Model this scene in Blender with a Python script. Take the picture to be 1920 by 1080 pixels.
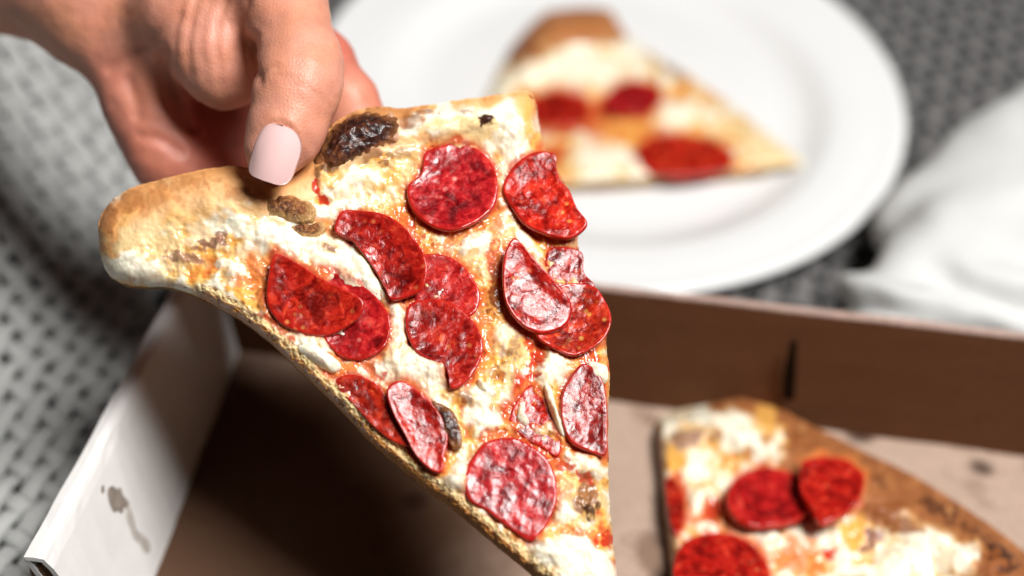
import bpy, math, random
import numpy as np
from mathutils import Vector, Matrix

random.seed(4)
rng = np.random.RandomState(7)
scene = bpy.context.scene
for o in list(bpy.data.objects):
    bpy.data.objects.remove(o)

# ------------------------------------------------------------------ camera
FPX = 2667.0                     # focal length in photograph pixels (50 mm on 36 mm)
PITCH, ROLL, CAM_H = math.radians(37.0), math.radians(3.0), 0.375
_f = np.array([0, math.cos(PITCH), -math.sin(PITCH)])
_u0 = np.array([0, math.sin(PITCH), math.cos(PITCH)])
_r0 = np.array([1.0, 0, 0])
_r = math.cos(ROLL) * _r0 + math.sin(ROLL) * _u0
_u = -math.sin(ROLL) * _r0 + math.cos(ROLL) * _u0
CAM = np.array([0, 0, CAM_H])

cam_data = bpy.data.cameras.new('camera')
cam = bpy.data.objects.new('camera', cam_data)
scene.collection.objects.link(cam)
m = Matrix.Identity(4)
for i in range(3):
    m[i][0] = _r[i]; m[i][1] = _u[i]; m[i][2] = -_f[i]; m[i][3] = CAM[i]
cam.matrix_world = m
cam_data.sensor_width = 36.0
cam_data.lens = 50.0
cam_data.clip_start = 0.01
cam_data.clip_end = 50
cam_data.dof.use_dof = True
cam_data.dof.focus_distance = 0.413
cam_data.dof.aperture_fstop = 3.7
scene.camera = cam

# ------------------------------------------------------------------ world, lamps, exposure
world = bpy.data.worlds.new('World')
scene.world = world
world.use_nodes = True
bg = world.node_tree.nodes['Background']
bg.inputs[0].default_value = (0.93, 0.97, 1.0, 1)
bg.inputs[1].default_value = 0.012

def area(name, loc, target, size, size_y, power, col):
    d = bpy.data.lights.new(name, 'AREA')
    d.shape = 'RECTANGLE'; d.size = size; d.size_y = size_y; d.energy = power; d.color = col
    o = bpy.data.objects.new(name, d)
    scene.collection.objects.link(o)
    o.location = loc
    o.rotation_euler = (Vector(target) - Vector(loc)).to_track_quat('-Z', 'Y').to_euler()
    return o
area('window_light', (0.47, 0.00, 1.20), (-0.02, 0.40, 0.05), 0.44, 0.44, 31, (1.0, 0.985, 0.965))

scene.view_settings.view_transform = 'Standard'
scene.view_settings.look = 'None'
scene.view_settings.exposure = 0.0
scene.view_settings.gamma = 1.0
scene.render.engine = 'CYCLES'
scene.cycles.diffuse_bounces = 2
scene.render.resolution_x = 1024
scene.render.resolution_y = 576

# ------------------------------------------------------------------ projection helpers
def ray(px, py):
    px = np.asarray(px, float); py = np.asarray(py, float)
    return (_f + ((px - 960) / FPX)[..., None] * _r - ((py - 540) / FPX)[..., None] * _u)
def at(px, py, depth):
    return CAM + ray(px, py) * np.asarray(depth, float)[..., None]
class Surf:
    """a real plane in the place; hands out points on it and its normal"""
    def __init__(self, point, normal):
        self.p = np.asarray(point, float)
        n = np.asarray(normal, float); self.n = n / np.linalg.norm(n)
    def pt(self, px, py, h=0.0, ref=0.0):
        # the point seen at (px, py) where the surface stands `ref` above the plane, then moved to height h along the normal
        d = ray(px, py)
        t = ((self.p - CAM) @ self.n + ref) / (d @ self.n)
        return CAM + d * t[..., None] + np.asarray(h - ref, float)[..., None] * self.n

# ------------------------------------------------------------------ numpy noise
_perm = rng.permutation(256); _perm = np.concatenate([_perm, _perm, _perm])
_ga = rng.rand(256) * 2 * math.pi
def perlin(x, y):
    xi = np.floor(x).astype(int); yi = np.floor(y).astype(int)
    xf = x - xi; yf = y - yi
    def g(ix, iy, dx, dy):
        a = _ga[_perm[(_perm[ix & 255] + iy) & 255]]
        return np.cos(a) * dx + np.sin(a) * dy
    u = xf * xf * xf * (xf * (xf * 6 - 15) + 10); v = yf * yf * yf * (yf * (yf * 6 - 15) + 10)
    a = g(xi, yi, xf, yf); b = g(xi + 1, yi, xf - 1, yf)
    c = g(xi, yi + 1, xf, yf - 1); d = g(xi + 1, yi + 1, xf - 1, yf - 1)
    return ((a + u * (b - a)) * (1 - v) + (c + u * (d - c)) * v) * 1.5
def fbm(x, y, octv=4, gain=0.5):
    s = 0; a = 1; t = 0
    for i in range(octv):
        s = s + a * perlin(x + 17.3 * i, y - 9.1 * i); t += a
        x = x * 2.03; y = y * 2.03; a *= gain
    return s / t
def sstep(a, b, x):
    t = np.clip((x - a) / (b - a), 0, 1)
    return t * t * (3 - 2 * t)
def catmull(pts, n, closed=True):
    P = np.asarray(pts, float); k = len(P)
    if closed:
        Q = np.vstack([P[-1], P, P[0], P[1]]); segs = k
    else:
        Q = np.vstack([2 * P[0] - P[1], P, 2 * P[-1] - P[-2]]); segs = k - 1
    out = []
    for i in range(segs):
        p0, p1, p2, p3 = Q[i], Q[i + 1], Q[i + 2], Q[i + 3]
        t = np.linspace(0, 1, 24, endpoint=False)[:, None]
        out.append(0.5 * (2 * p1 + (p2 - p0) * t + (2 * p0 - 5 * p1 + 4 * p2 - p3) * t ** 2 + (3 * p1 - p0 - 3 * p2 + p3) * t ** 3))
    out = np.vstack(out)
    if closed: out = np.vstack([out, out[:1]])
    else: out = np.vstack([out, P[-1:]])
    L = np.concatenate([[0], np.cumsum(np.linalg.norm(np.diff(out, axis=0), axis=1))])
    s = np.linspace(0, L[-1], n + 1 if closed else n)
    if closed: s = s[:-1]
    return np.stack([np.interp(s, L, out[:, c]) for c in range(out.shape[1])], 1)

# ------------------------------------------------------------------ objects
def tag(o, label=None, cat=None, group=None, kind=None):
    if label: o['label'] = label
    if cat: o['category'] = cat
    if group: o['group'] = group
    if kind: o['kind'] = kind
    return o
def empty(name, loc):
    o = bpy.data.objects.new(name, None)
    o.empty_display_size = 0.02
    o.location = Vector(loc)
    scene.collection.objects.link(o)
    return o
def mesh_obj(name, verts, faces, mat, parent=None, smooth=True, cols=None, wet=None, normals=None):
    """verts in world space; parented objects keep their world place"""
    me = bpy.data.meshes.new(name)
    verts = np.asarray(verts, float)
    org = np.array(parent.matrix_world.translation) if parent is not None else np.zeros(3)
    if parent is not None and parent.type == 'EMPTY': org = np.array(parent.location)
    elif parent is not None: org = np.array(parent.get('_org', (0, 0, 0)))
    base = verts - org
    fa = faces if isinstance(faces, list) else None
    if fa is not None:
        me.from_pydata(base.tolist(), [], fa)
    else:
        nf, k = faces.shape
        me.vertices.add(len(base)); me.vertices.foreach_set('co', base.astype(np.float32).ravel())
        me.loops.add(nf * k); me.loops.foreach_set('vertex_index', faces.astype(np.int32).ravel())
        me.polygons.add(nf); me.polygons.foreach_set('loop_start', np.arange(0, nf * k, k, dtype=np.int32))
        me.polygons.foreach_set('loop_total', np.full(nf, k, np.int32))
        me.update(calc_edges=True); me.validate()
    me.polygons.foreach_set('use_smooth', np.full(len(me.polygons), smooth))
    if cols is not None:
        a = me.color_attributes.new('Col', 'FLOAT_COLOR', 'POINT')
        c4 = np.ones((len(base), 4), np.float32); c4[:, :3] = cols
        a.data.foreach_set('color', c4.ravel())
    if wet is not None:
        a = me.attributes.new('wet', 'FLOAT', 'POINT')
        a.data.foreach_set('value', np.asarray(wet, np.float32))
    if normals is not None:
        me.normals_split_custom_set_from_vertices(normals.tolist())
    me.materials.append(mat)
    o = bpy.data.objects.new(name, me)
    scene.collection.objects.link(o)
    if parent is not None: o.parent = parent
    o['_org'] = tuple(org)
    return o

# ------------------------------------------------------------------ materials
class NT:
    def __init__(s, name):
        s.m = bpy.data.materials.new(name); s.m.use_nodes = True
        s.n = s.m.node_tree.nodes; s.l = s.m.node_tree.links
        s.b = s.n['Principled BSDF']
    def add(s, t, **kw):
        n = s.n.new(t)
        for k, v in kw.items(): setattr(n, k, v)
        return n
    def set(s, **kw):
        for k, v in kw.items():
            key = k.replace('_', ' ')
            s.b.inputs[key].default_value = v
    def noise(s, scale, detail=4, rough=0.55, vec=None, dist=0):
        n = s.add('ShaderNodeTexNoise'); n.inputs['Scale'].default_value = scale
        n.inputs['Detail'].default_value = detail; n.inputs['Roughness'].default_value = rough
        n.inputs['Distortion'].default_value = dist
        s.l.new(vec if vec is not None else s.obj(), n.inputs['Vector']); return n
    def vor(s, scale, feature='F1', vec=None, rand=1.0):
        n = s.add('ShaderNodeTexVoronoi', feature=feature); n.inputs['Scale'].default_value = scale
        n.inputs['Randomness'].default_value = rand
        s.l.new(vec if vec is not None else s.obj(), n.inputs['Vector']); return n
    def obj(s):
        if not hasattr(s, '_tc'): s._tc = s.add('ShaderNodeTexCoord')
        return s._tc.outputs['Object']
    def ramp(s, fac, stops):
        r = s.add('ShaderNodeValToRGB'); e = r.color_ramp.elements
        while len(e) < len(stops): e.new(0.5)
        for el, (p, c) in zip(e, stops):
            el.position = p; el.color = (c, c, c, 1) if not isinstance(c, tuple) else c + (1,)
        s.l.new(fac, r.inputs[0]); return r.outputs[0]
    def mix(s, fac, a, b, blend='MIX'):
        n = s.add('ShaderNodeMix', data_type='RGBA', blend_type=blend)
        for sock, v in ((n.inputs[0], fac), (n.inputs[6], a), (n.inputs[7], b)):
            if hasattr(v, 'is_linked'): s.l.new(v, sock)
            elif isinstance(v, tuple): sock.default_value = v + (1,) if len(v) == 3 else v
            else: sock.default_value = v
        return n.outputs[2]
    def math(s, op, a, b=None):
        n = s.add('ShaderNodeMath', operation=op)
        for i, v in enumerate((a, b)):
            if v is None: continue
            if hasattr(v, 'is_linked'): s.l.new(v, n.inputs[i])
            else: n.inputs[i].default_value = v
        return n.outputs[0]
    def bump(s, h, dist, strength=1.0, prev=None):
        n = s.add('ShaderNodeBump'); n.inputs['Distance'].default_value = dist; n.inputs['Strength'].default_value = strength
        s.l.new(h, n.inputs['Height'])
        if prev is not None: s.l.new(prev, n.inputs['Normal'])
        return n.outputs[0]
    def attr(s, name):
        n = s.add('ShaderNodeAttribute', attribute_name=name); return n
    def to(s, out, key): s.l.new(out, s.b.inputs[key])

def mat_food(name, sss=0.12, rough_dry=0.62, rough_wet=0.22, bump=0.0005):
    t = NT(name)
    c = t.attr('Col'); w = t.attr('wet')
    n1 = t.noise(900, 2, 0.5); n2 = t.noise(210, 2, 0.5, dist=0.6)
    v = t.ramp(n2.outputs[0], [(0.3, 0.95), (0.7, 1.05)])
    col = t.mix(1.0, c.outputs['Color'], v, 'MULTIPLY')
    t.to(col, 'Base Color')
    r = t.add('ShaderNodeMapRange'); r.inputs[3].default_value = rough_dry; r.inputs[4].default_value = rough_wet
    t.l.new(w.outputs['Fac'], r.inputs[0]); t.to(r.outputs[0], 'Roughness')
    b = t.bump(n2.outputs[0], bump * 0.9); b = t.bump(n1.outputs[0], bump * 0.12, prev=b)
    t.to(b, 'Normal')
    t.set(Subsurface_Weight=sss, Subsurface_Radius=(1, 0.55, 0.3), Subsurface_Scale=0.003)
    return t.m
M_CHEESE = mat_food('melted_cheese', 0.5, 0.40, 0.20, 0.0003)
M_CRUST = mat_food('baked_dough', 0.08, 0.7, 0.35, 0.0004)

def mat_pepperoni():
    t = NT('pepperoni')
    info = t.add('ShaderNodeObjectInfo')
    n0 = t.noise(430, 4, 0.6, dist=0.9); n1 = t.noise(80, 2, 0.5, dist=0.4); nf = t.noise(800, 2, 0.5)
    v2 = t.vor(330)
    c = t.ramp(n0.outputs[0], [(0.30, (0.15, 0.002, 0.002)), (0.45, (0.30, 0.006, 0.005)), (0.60, (0.43, 0.012, 0.008)), (0.78, (0.56, 0.07, 0.03))])
    fat = t.ramp(v2.outputs[0], [(0.12, 1.0), (0.30, 0.0)])
    fm = t.math('MULTIPLY', fat, t.ramp(n1.outputs[0], [(0.50, 0.0), (0.66, 0.55)]))
    c = t.mix(fm, c, (0.66, 0.20, 0.10))
    blot = t.noise(150, 3, 0.55, dist=0.7)
    c = t.mix(1.0, c, t.ramp(blot.outputs[0], [(0.36, (0.42, 0.42, 0.42)), (0.54, (1.1, 1.2, 1.0)), (0.70, (1.35, 2.8, 1.9))]), 'MULTIPLY')
    hv = t.ramp(info.outputs['Random'], [(0.0, (0.95, 0.8, 1.8)), (0.3, (1.0, 1.0, 1.0)), (0.6, (1.25, 2.6, 1.2)), (0.8, (0.75, 0.8, 0.8)), (1.0, (1.3, 1.4, 1.0))])
    c = t.mix(1.0, c, hv, 'MULTIPLY')
    t.to(c, 'Base Color')
    rim = t.attr('wet').outputs['Fac']
    keep = t.ramp(rim, [(0.80, 1.0), (0.97, 0.15)])
    rs = t.math('MULTIPLY', t.ramp(info.outputs['Random'], [(0.0, 0.35), (1.0, 1.0)]), keep)
    c = t.mix(t.ramp(rim, [(0.86, 0.0), (0.98, 0.7)]), c, (0.46, 0.014, 0.008)); t.to(c, 'Base Color')
    b = t.bump(n1.outputs[0], 0.0005)
    b = t.bump(t.math('MULTIPLY', n0.outputs[0], rs), 0.00022, prev=b); b = t.bump(t.math('MULTIPLY', v2.outputs[0], rs), 0.00022, prev=b); b = t.bump(t.vor(720).outputs[0], 0.00004, prev=b); b = t.bump(nf.outputs[0], 0.00006, prev=b)
    t.to(b, 'Normal')
    t.to(t.ramp(n0.outputs[0], [(0.35, 0.17), (0.70, 0.34)]), 'Roughness')
    t.set(Coat_Weight=0.10, Coat_Roughness=0.16, Subsurface_Weight=0.15, Subsurface_Radius=(1, 0.15, 0.08), Subsurface_Scale=0.0015)
    t.b.inputs['Specular IOR Level'].default_value = 0.34
    return t.m
M_PEP = mat_pepperoni()

def mat_char():
    t = NT('charred_blister')
    n = t.noise(350, 3, 0.55, dist=0.8); v = t.vor(330, 'SMOOTH_F1')
    t.to(t.ramp(n.outputs[0], [(0.32, (0.008, 0.003, 0.003)), (0.55, (0.05, 0.014, 0.008)), (0.75, (0.22, 0.075, 0.03))]), 'Base Color')
    c0 = t.b.inputs['Base Color'].links[0].from_socket
    t.to(t.mix(t.ramp(t.attr('wet').outputs['Fac'], [(0.62, 0.0), (0.98, 0.85)]), c0, (0.30, 0.115, 0.035)), 'Base Color')
    b = t.bump(v.outputs[0], 0.0011); b = t.bump(n.outputs[0], 0.0007, prev=b); t.to(b, 'Normal')
    t.set(Roughness=0.38, Coat_Weight=0.15, Coat_Roughness=0.2)
    return t.m
M_CHAR = mat_char()

def mat_brown_blister():
    t = NT('browned_blister')
    n = t.noise(380, 5, 0.65, dist=1.6)
    t.to(t.ramp(n.outputs[0], [(0.34, (0.07, 0.018, 0.006)), (0.52, (0.26, 0.085, 0.022)), (0.68, (0.55, 0.27, 0.09))]), 'Base Color')
    c0 = t.b.inputs['Base Color'].links[0].from_socket
    t.to(t.mix(t.ramp(t.attr('wet').outputs['Fac'], [(0.60, 0.0), (0.98, 0.9)]), c0, (0.70, 0.42, 0.16)), 'Base Color')
    t.to(t.bump(n.outputs[0], 0.0016), 'Normal'); t.set(Roughness=0.34)
    return t.m
M_BLISTER = mat_brown_blister()

def mat_skin():
    t = NT('skin')
    c = t.attr('Col')
    n = t.noise(140, 4, 0.6); n2 = t.noise(40, 3)
    v = t.vor(1500)
    col = t.mix(t.ramp(n2.outputs[0], [(0.4, 0.0), (0.7, 0.35)]), c.outputs['Color'], (0.62, 0.22, 0.15))
    col = t.mix(1.0, col, t.ramp(n.outputs[0], [(0.3, 0.9), (0.7, 1.08)]), 'MULTIPLY')
    t.to(col, 'Base Color')
    w = t.add('ShaderNodeTexWave'); w.inputs['Scale'].default_value = 260; w.inputs['Distortion'].default_value = 9
    w.inputs['Detail'].default_value = 3; t.l.new(t.obj(), w.inputs['Vector'])
    b = t.bump(v.outputs[0], 0.00009); b = t.bump(n.outputs[0], 0.0002, prev=b); b = t.bump(w.outputs['Fac'], 0.000015, prev=b)
    t.to(b, 'Normal')
    t.set(Roughness=0.50, Subsurface_Weight=0.28, Subsurface_Radius=(1, 0.32, 0.18), Subsurface_Scale=0.006)
    return t.m
M_SKIN = mat_skin()

def simple(name, col, rough=0.5, nscale=200, amt=0.06, bump=0.0, **kw):
    t = NT(name)
    n = t.noise(nscale, 4, 0.6)
    c = t.mix(1.0, col, t.ramp(n.outputs[0], [(0.3, 1 - amt), (0.7, 1 + amt)]), 'MULTIPLY')
    t.to(c, 'Base Color')
    if bump: t.to(t.bump(n.outputs[0], bump), 'Normal')
    t.set(Roughness=rough, **kw)
    return t.m
M_NAIL = simple('pale_pink_polish', (0.80, 0.52, 0.50), 0.22, 60, 0.02, Coat_Weight=0.5, Coat_Roughness=0.12)
M_PLATE = simple('white_glazed_china', (0.75, 0.75, 0.745), 0.22, 20, 0.01, Coat_Weight=0.3)
M_WHITECARD = simple('white_card', (0.76, 0.74, 0.72), 0.55, 120, 0.03, 0.00012)
M_CLOTH = simple('white_cotton', (0.58, 0.58, 0.565), 0.9, 900, 0.05, 0.0004)
M_YARN = simple('pale_grey_yarn', (0.47, 0.475, 0.46), 0.95, 1400, 0.25, 0.0008)
M_DYARN = simple('dark_grey_yarn', (0.15, 0.145, 0.142), 0.95, 700, 0.3, 0.0008)
M_UNDER = simple('charcoal_fabric', (0.035, 0.033, 0.032), 0.95, 500, 0.3, 0.0005)

def mat_kraft(name, base, spots_shade):
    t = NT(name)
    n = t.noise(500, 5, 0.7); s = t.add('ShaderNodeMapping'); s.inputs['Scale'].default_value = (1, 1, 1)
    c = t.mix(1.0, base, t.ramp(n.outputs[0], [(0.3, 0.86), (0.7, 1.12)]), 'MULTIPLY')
    if spots_shade:
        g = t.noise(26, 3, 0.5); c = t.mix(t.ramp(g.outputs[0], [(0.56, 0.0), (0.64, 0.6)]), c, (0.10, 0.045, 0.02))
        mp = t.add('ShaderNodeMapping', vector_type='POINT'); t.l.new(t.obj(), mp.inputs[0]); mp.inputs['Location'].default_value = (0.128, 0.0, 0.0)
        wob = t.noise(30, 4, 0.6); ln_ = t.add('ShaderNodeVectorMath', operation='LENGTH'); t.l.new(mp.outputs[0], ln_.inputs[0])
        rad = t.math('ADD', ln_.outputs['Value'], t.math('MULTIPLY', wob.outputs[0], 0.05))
        c = t.mix(t.ramp(rad, [(0.085, 0.93), (0.145, 0.0)]), c, (0.075, 0.034, 0.017))  # broad dark patch: shadow of slice and hand painted into the floor colour
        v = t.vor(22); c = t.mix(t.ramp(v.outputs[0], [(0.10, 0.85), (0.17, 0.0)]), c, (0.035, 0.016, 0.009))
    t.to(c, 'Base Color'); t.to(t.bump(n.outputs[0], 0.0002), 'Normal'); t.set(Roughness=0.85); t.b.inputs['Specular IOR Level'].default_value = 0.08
    return t.m
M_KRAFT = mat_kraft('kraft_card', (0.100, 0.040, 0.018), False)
M_KRAFTFLOOR = mat_kraft('greasy_shaded_kraft_liner', (0.40, 0.29, 0.225), True)
M_GREASE = simple('grease_stain', (0.27, 0.225, 0.19), 0.5, 300, 0.25)

# ================================================================== setting: dark woven seat
def weave(name, origin, du, dv, ru, rv, width, amp, thick, zfun, mat, keep, parent=None, seg=4):
    """over-under woven flat yarns joined into one sheet: nobody could count them"""
    V = []; F = []
    prof = np.array([(math.cos(a) * width / 2, math.sin(a) * thick / 2) for a in np.linspace(0, 2 * math.pi, 7)[:-1]])
    du = np.asarray(du, float); dv = np.asarray(dv, float); origin = np.asarray(origin, float)
    nb = 0
    def strand(fixed, along, rf, ral, phase):
        nonlocal nb
        for i in range(*rf):
            k = np.arange(ral[0] * seg, ral[1] * seg + 1) / seg
            jit = 0.12 * fbm(k * 0.5 + i * 3.1, np.full_like(k, i * 1.7 + phase * 50), 2)
            p = origin[None] + fixed[None] * (i + jit)[:, None] + along[None] * k[:, None]
            ok = keep(p[:, 0], p[:, 1])
            if ok.sum() < 2: continue
            z = zfun(p[:, 0], p[:, 1]) + amp * np.cos(math.pi * (k + i + phase))
            w = 1 + 0.22 * fbm(k * 0.7, np.full_like(k, i * 2.3 + 9 * phase), 2)
            t = along / np.linalg.norm(along); side = np.array([-t[1], t[0]])
            q = np.zeros((len(k), 6, 3))
            q[:, :, 0] = p[:, 0:1] + side[0] * prof[None, :, 0] * w[:, None]
            q[:, :, 1] = p[:, 1:2] + side[1] * prof[None, :, 0] * w[:, None]
            q[:, :, 2] = z[:, None] + prof[None, :, 1]
            V.append(q.reshape(-1, 3))
            r_ = np.where(ok[:-1] & ok[1:])[0]
            for a in range(6):
                a2 = (a + 1) % 6
                F.append(np.stack([nb + r_ * 6 + a, nb + r_ * 6 + a2, nb + (r_ + 1) * 6 + a2, nb + (r_ + 1) * 6 + a], 1))
            nb += len(k) * 6
    strand(du, dv, ru, rv, 0)
    strand(dv, du, rv, ru, 1)
    return mesh_obj(name, np.vstack(V), np.vstack(F), mat, parent)

def z_seat(x, y):
    x = np.asarray(x, float); y = np.asarray(y, float)
    return -0.010 + 0.158 * np.clip(y - 0.545, 0, 0.9) + 0.004 * fbm(x * 5, y * 5, 2)
gx, gy = np.meshgrid(np.linspace(-1.6, 1.6, 90), np.linspace(-0.3, 2.6, 90))
gv = np.stack([gx.ravel(), gy.ravel(), z_seat(gx.ravel(), gy.ravel()) - 0.004], 1)
gi = np.arange(90 * 90).reshape(90, 90)
gf = np.stack([gi[:-1, :-1].ravel(), gi[:-1, 1:].ravel(), gi[1:, 1:].ravel(), gi[1:, :-1].ravel()], 1)
seat = mesh_obj('seat_surface', gv, gf, M_UNDER); tag(seat, kind='structure')
wv = weave('woven_seat_fabric', (0.1, 0.6), (0.0125, -0.0050), (0.0042, 0.0135), (-50, 55), (-35, 58), 0.0088, 0.0026, 0.0040,
           z_seat, M_DYARN, lambda x, y: (y > 0.44) & (y < 1.25) & (x > -0.25) & (x < 0.65), None, 3)
tag(wv, 'dark grey basket weave fabric of the seat behind the plate', 'fabric', kind='stuff')

# ================================================================== light grey open-weave throw
def z_throw(x, y):
    x = np.asarray(x, float); y = np.asarray(y, float)
    return 0.006 + 0.085 * sstep(-0.165, -0.29, x) * sstep(0.36, 0.50, y) + 0.02 * sstep(-0.3, -0.5, x) + 0.158 * np.clip(y - 0.545, 0, 0.9) + 0.008 * fbm(x * 9, y * 9 + 4, 2)
def keep_throw(x, y):
    lim = -0.147 + 0.02 * (y > 0.475) - 0.02 * (y > 0.56)
    return (x < lim) & (x > -0.7) & (y > 0.16) & (y < 1.05)
throw = empty('throw_blanket', (-0.3, 0.5, 0))
tag(throw, 'pale grey open-weave throw with dark holes beside the box', 'blanket')
tw = weave('yarn_weave', (-0.24, 0.40), (0.0078, -0.0056), (0.0026, 0.0122), (-75, 75), (-65, 70), 0.0082, 0.0016, 0.0040,
           z_throw, M_YARN, keep_throw, throw, 4)
tag(tw, kind='stuff')

# ================================================================== pizza box
FLOOR = Surf((0, 0, 0.0), (0, 0, 1))
TOPZ = Surf((0, 0, 0.055), (0, 0, 1))
box = empty('pizza_box', (0.05, 0.36, 0))
tag(box, 'open white card pizza box with brown inside and greasy, shade-painted floor', 'pizza box')
fl = FLOOR.pt(450, 670); fn = FLOOR.pt(238, 1250)             # left wall foot, far and near
bdir = FLOOR.pt(1920, 875) - FLOOR.pt(1140, 770)
br = fl + bdir / np.linalg.norm(bdir) * 0.345                 # right end of the back wall
dirl = (fn - fl)
def sheet(name, P, Q, mat, parent, t=0.0016, n=24, wav=0.0006, seed=0):
    """a card panel lofted between two edge polylines P(s) and Q(s), with thickness"""
    rows = []
    for a in np.linspace(0, 1, n):
        rows.append([np.array(x) * (1 - a) + np.array(y) * a for x, y in zip(P, Q)])
    R = np.array(rows)                                        # n x k x 3
    k = R.shape[1]
    nor = np.zeros_like(R)
    tu = np.gradient(R, axis=0)
    tv = np.gradient(R, axis=1)
    nor = np.cross(tu, tv); nor /= np.linalg.norm(nor, axis=2, keepdims=True) + 1e-12
    w = wav * fbm(np.arange(n)[:, None] * 0.35 + seed, np.arange(k)[None] * 0.4 + seed, 2)
    top = R + nor * w[..., None]; bot = top - nor * t
    V = np.vstack([top.reshape(-1, 3), bot.reshape(-1, 3)])
    N = n * k; F = []
    idx = lambda i, j: i * k + j
    for i in range(n - 1):
        for j in range(k - 1):
            F.append((idx(i, j), idx(i + 1, j), idx(i + 1, j + 1), idx(i, j + 1)))
            F.append((N + idx(i, j), N + idx(i, j + 1), N + idx(i + 1, j + 1), N + idx(i + 1, j)))
    for i in range(n - 1):
        for j in (0, k - 1):
            F.append((idx(i, j), idx(i + 1, j), N + idx(i + 1, j), N + idx(i, j)))
    for j in range(k - 1):
        for i in (0, n - 1):
            F.append((idx(i, j), idx(i, j + 1), N + idx(i, j + 1), N + idx(i, j)))
    return mesh_obj(name, V, F, mat, parent, smooth=False)
def line(a, b, k): return [a + (b - a) * t for t in np.linspace(0, 1, k)]
# floor panel
f0 = fl + np.array([-0.004, 0.003, 0]); f1 = br + np.array([0.004, 0.003, 0])
g0 = fn + dirl * 0.05 + np.array([-0.004, 0, 0]); g1 = g0 + (br - fl) * 1.0
up = np.array([0, 0, 1.0])
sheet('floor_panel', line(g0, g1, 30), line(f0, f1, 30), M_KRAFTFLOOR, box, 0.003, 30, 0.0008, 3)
# back wall, kraft inside, leaning a little outwards
bt0 = TOPZ.pt(385, 461); bt1 = TOPZ.pt(1920, 638); bt1 = bt0 + (bt1 - bt0) / np.linalg.norm(bt1 - bt0) * 0.352
lift = np.array([0, 0, 0.0018])
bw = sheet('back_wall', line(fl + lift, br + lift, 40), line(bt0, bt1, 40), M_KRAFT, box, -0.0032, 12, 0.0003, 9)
# pale printed liner seen on the raw top edge, and the slot in the wall
bnv = np.cross(br - fl, bt0 - fl); bnv /= np.linalg.norm(bnv)
if bnv[1] > 0: bnv = -bnv
e0 = bt0 + (bt1 - bt0) * 0.02; e1 = bt1 - (bt1 - bt0) * 0.01
sheet('top_edge', line(e0 + up * 0.0005 - bnv * 0.0040, e1 + up * 0.0005 - bnv * 0.0040, 30), line(e0 + up * 0.0013 - bnv * 0.0002, e1 + up * 0.0013 - bnv * 0.0002, 30),
      simple('pale_card_edge', (0.42, 0.29, 0.24), 0.7, 300, 0.2), box, 0.0008, 3, 0.0006, 4)
BACK = Surf(fl, bnv)
sl = [BACK.pt(x, y, 0.0016) for x, y in ((1484, 632), (1470, 690), (1466, 742))]
sr = [BACK.pt(x, y, 0.0022) for x, y in ((1494, 632), (1492, 690), (1490, 742))]
M_SLOT = simple('dark_slot', (0.012, 0.007, 0.004), 1.0, 300, 0.1); M_SLOT.node_tree.nodes['Principled BSDF'].inputs['Specular IOR Level'].default_value = 0.0
sheet('locking_slot', sl, sr, M_SLOT, bw, 0.0008, 4, 0)
# left wall: card folded over a hollow core, open at the near end
def prof_wall(foot, ti, to):
    foot_o = foot + (to - ti) * 0.8 + np.array([0, 0, -0.001])
    return [foot + up * 0.001, foot * 0.5 + ti * 0.5, ti * 0.93 + foot * 0.07, ti * 0.985 + foot * 0.015 + (to - ti) * 0.04, ti * 0.9 + to * 0.1 + up * 0.0006,
            ti * 0.5 + to * 0.5 + up * 0.0009, ti * 0.1 + to * 0.9 + up * 0.0004, to * 0.985 + foot_o * 0.015 - (to - ti) * 0.03, to * 0.5 + foot_o * 0.5, foot_o]
tin, ton = TOPZ.pt(88, 1052), TOPZ.pt(40, 1046)
tif, tof = TOPZ.pt(392, 470), TOPZ.pt(364, 466)
fcut = fl + dirl * 1.0
lw = sheet('side_wall', prof_wall(fcut, tin, ton), prof_wall(fl, tif, tof), M_WHITECARD, box, 0.0016, 30, 0.0006, 14)
# torn brown core showing in the open end
ncore = (tif - tin) / np.linalg.norm(tif - tin)
cp = []
for a in np.linspace(0, 1, 9):
    cp.append(tin * (1 - a) + ton * a - up * (0.0045 + 0.0016 * math.sin(a * 9)) + ncore * (0.004 + 0.002 * math.sin(a * 14)))
cq = [p - up * 0.05 + ncore * 0.001 for p in cp]
sheet('torn_core', cp, cq, mat_kraft('torn_kraft', (0.16, 0.085, 0.045), False), lw, 0.0012, 6, 0.001)
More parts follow.
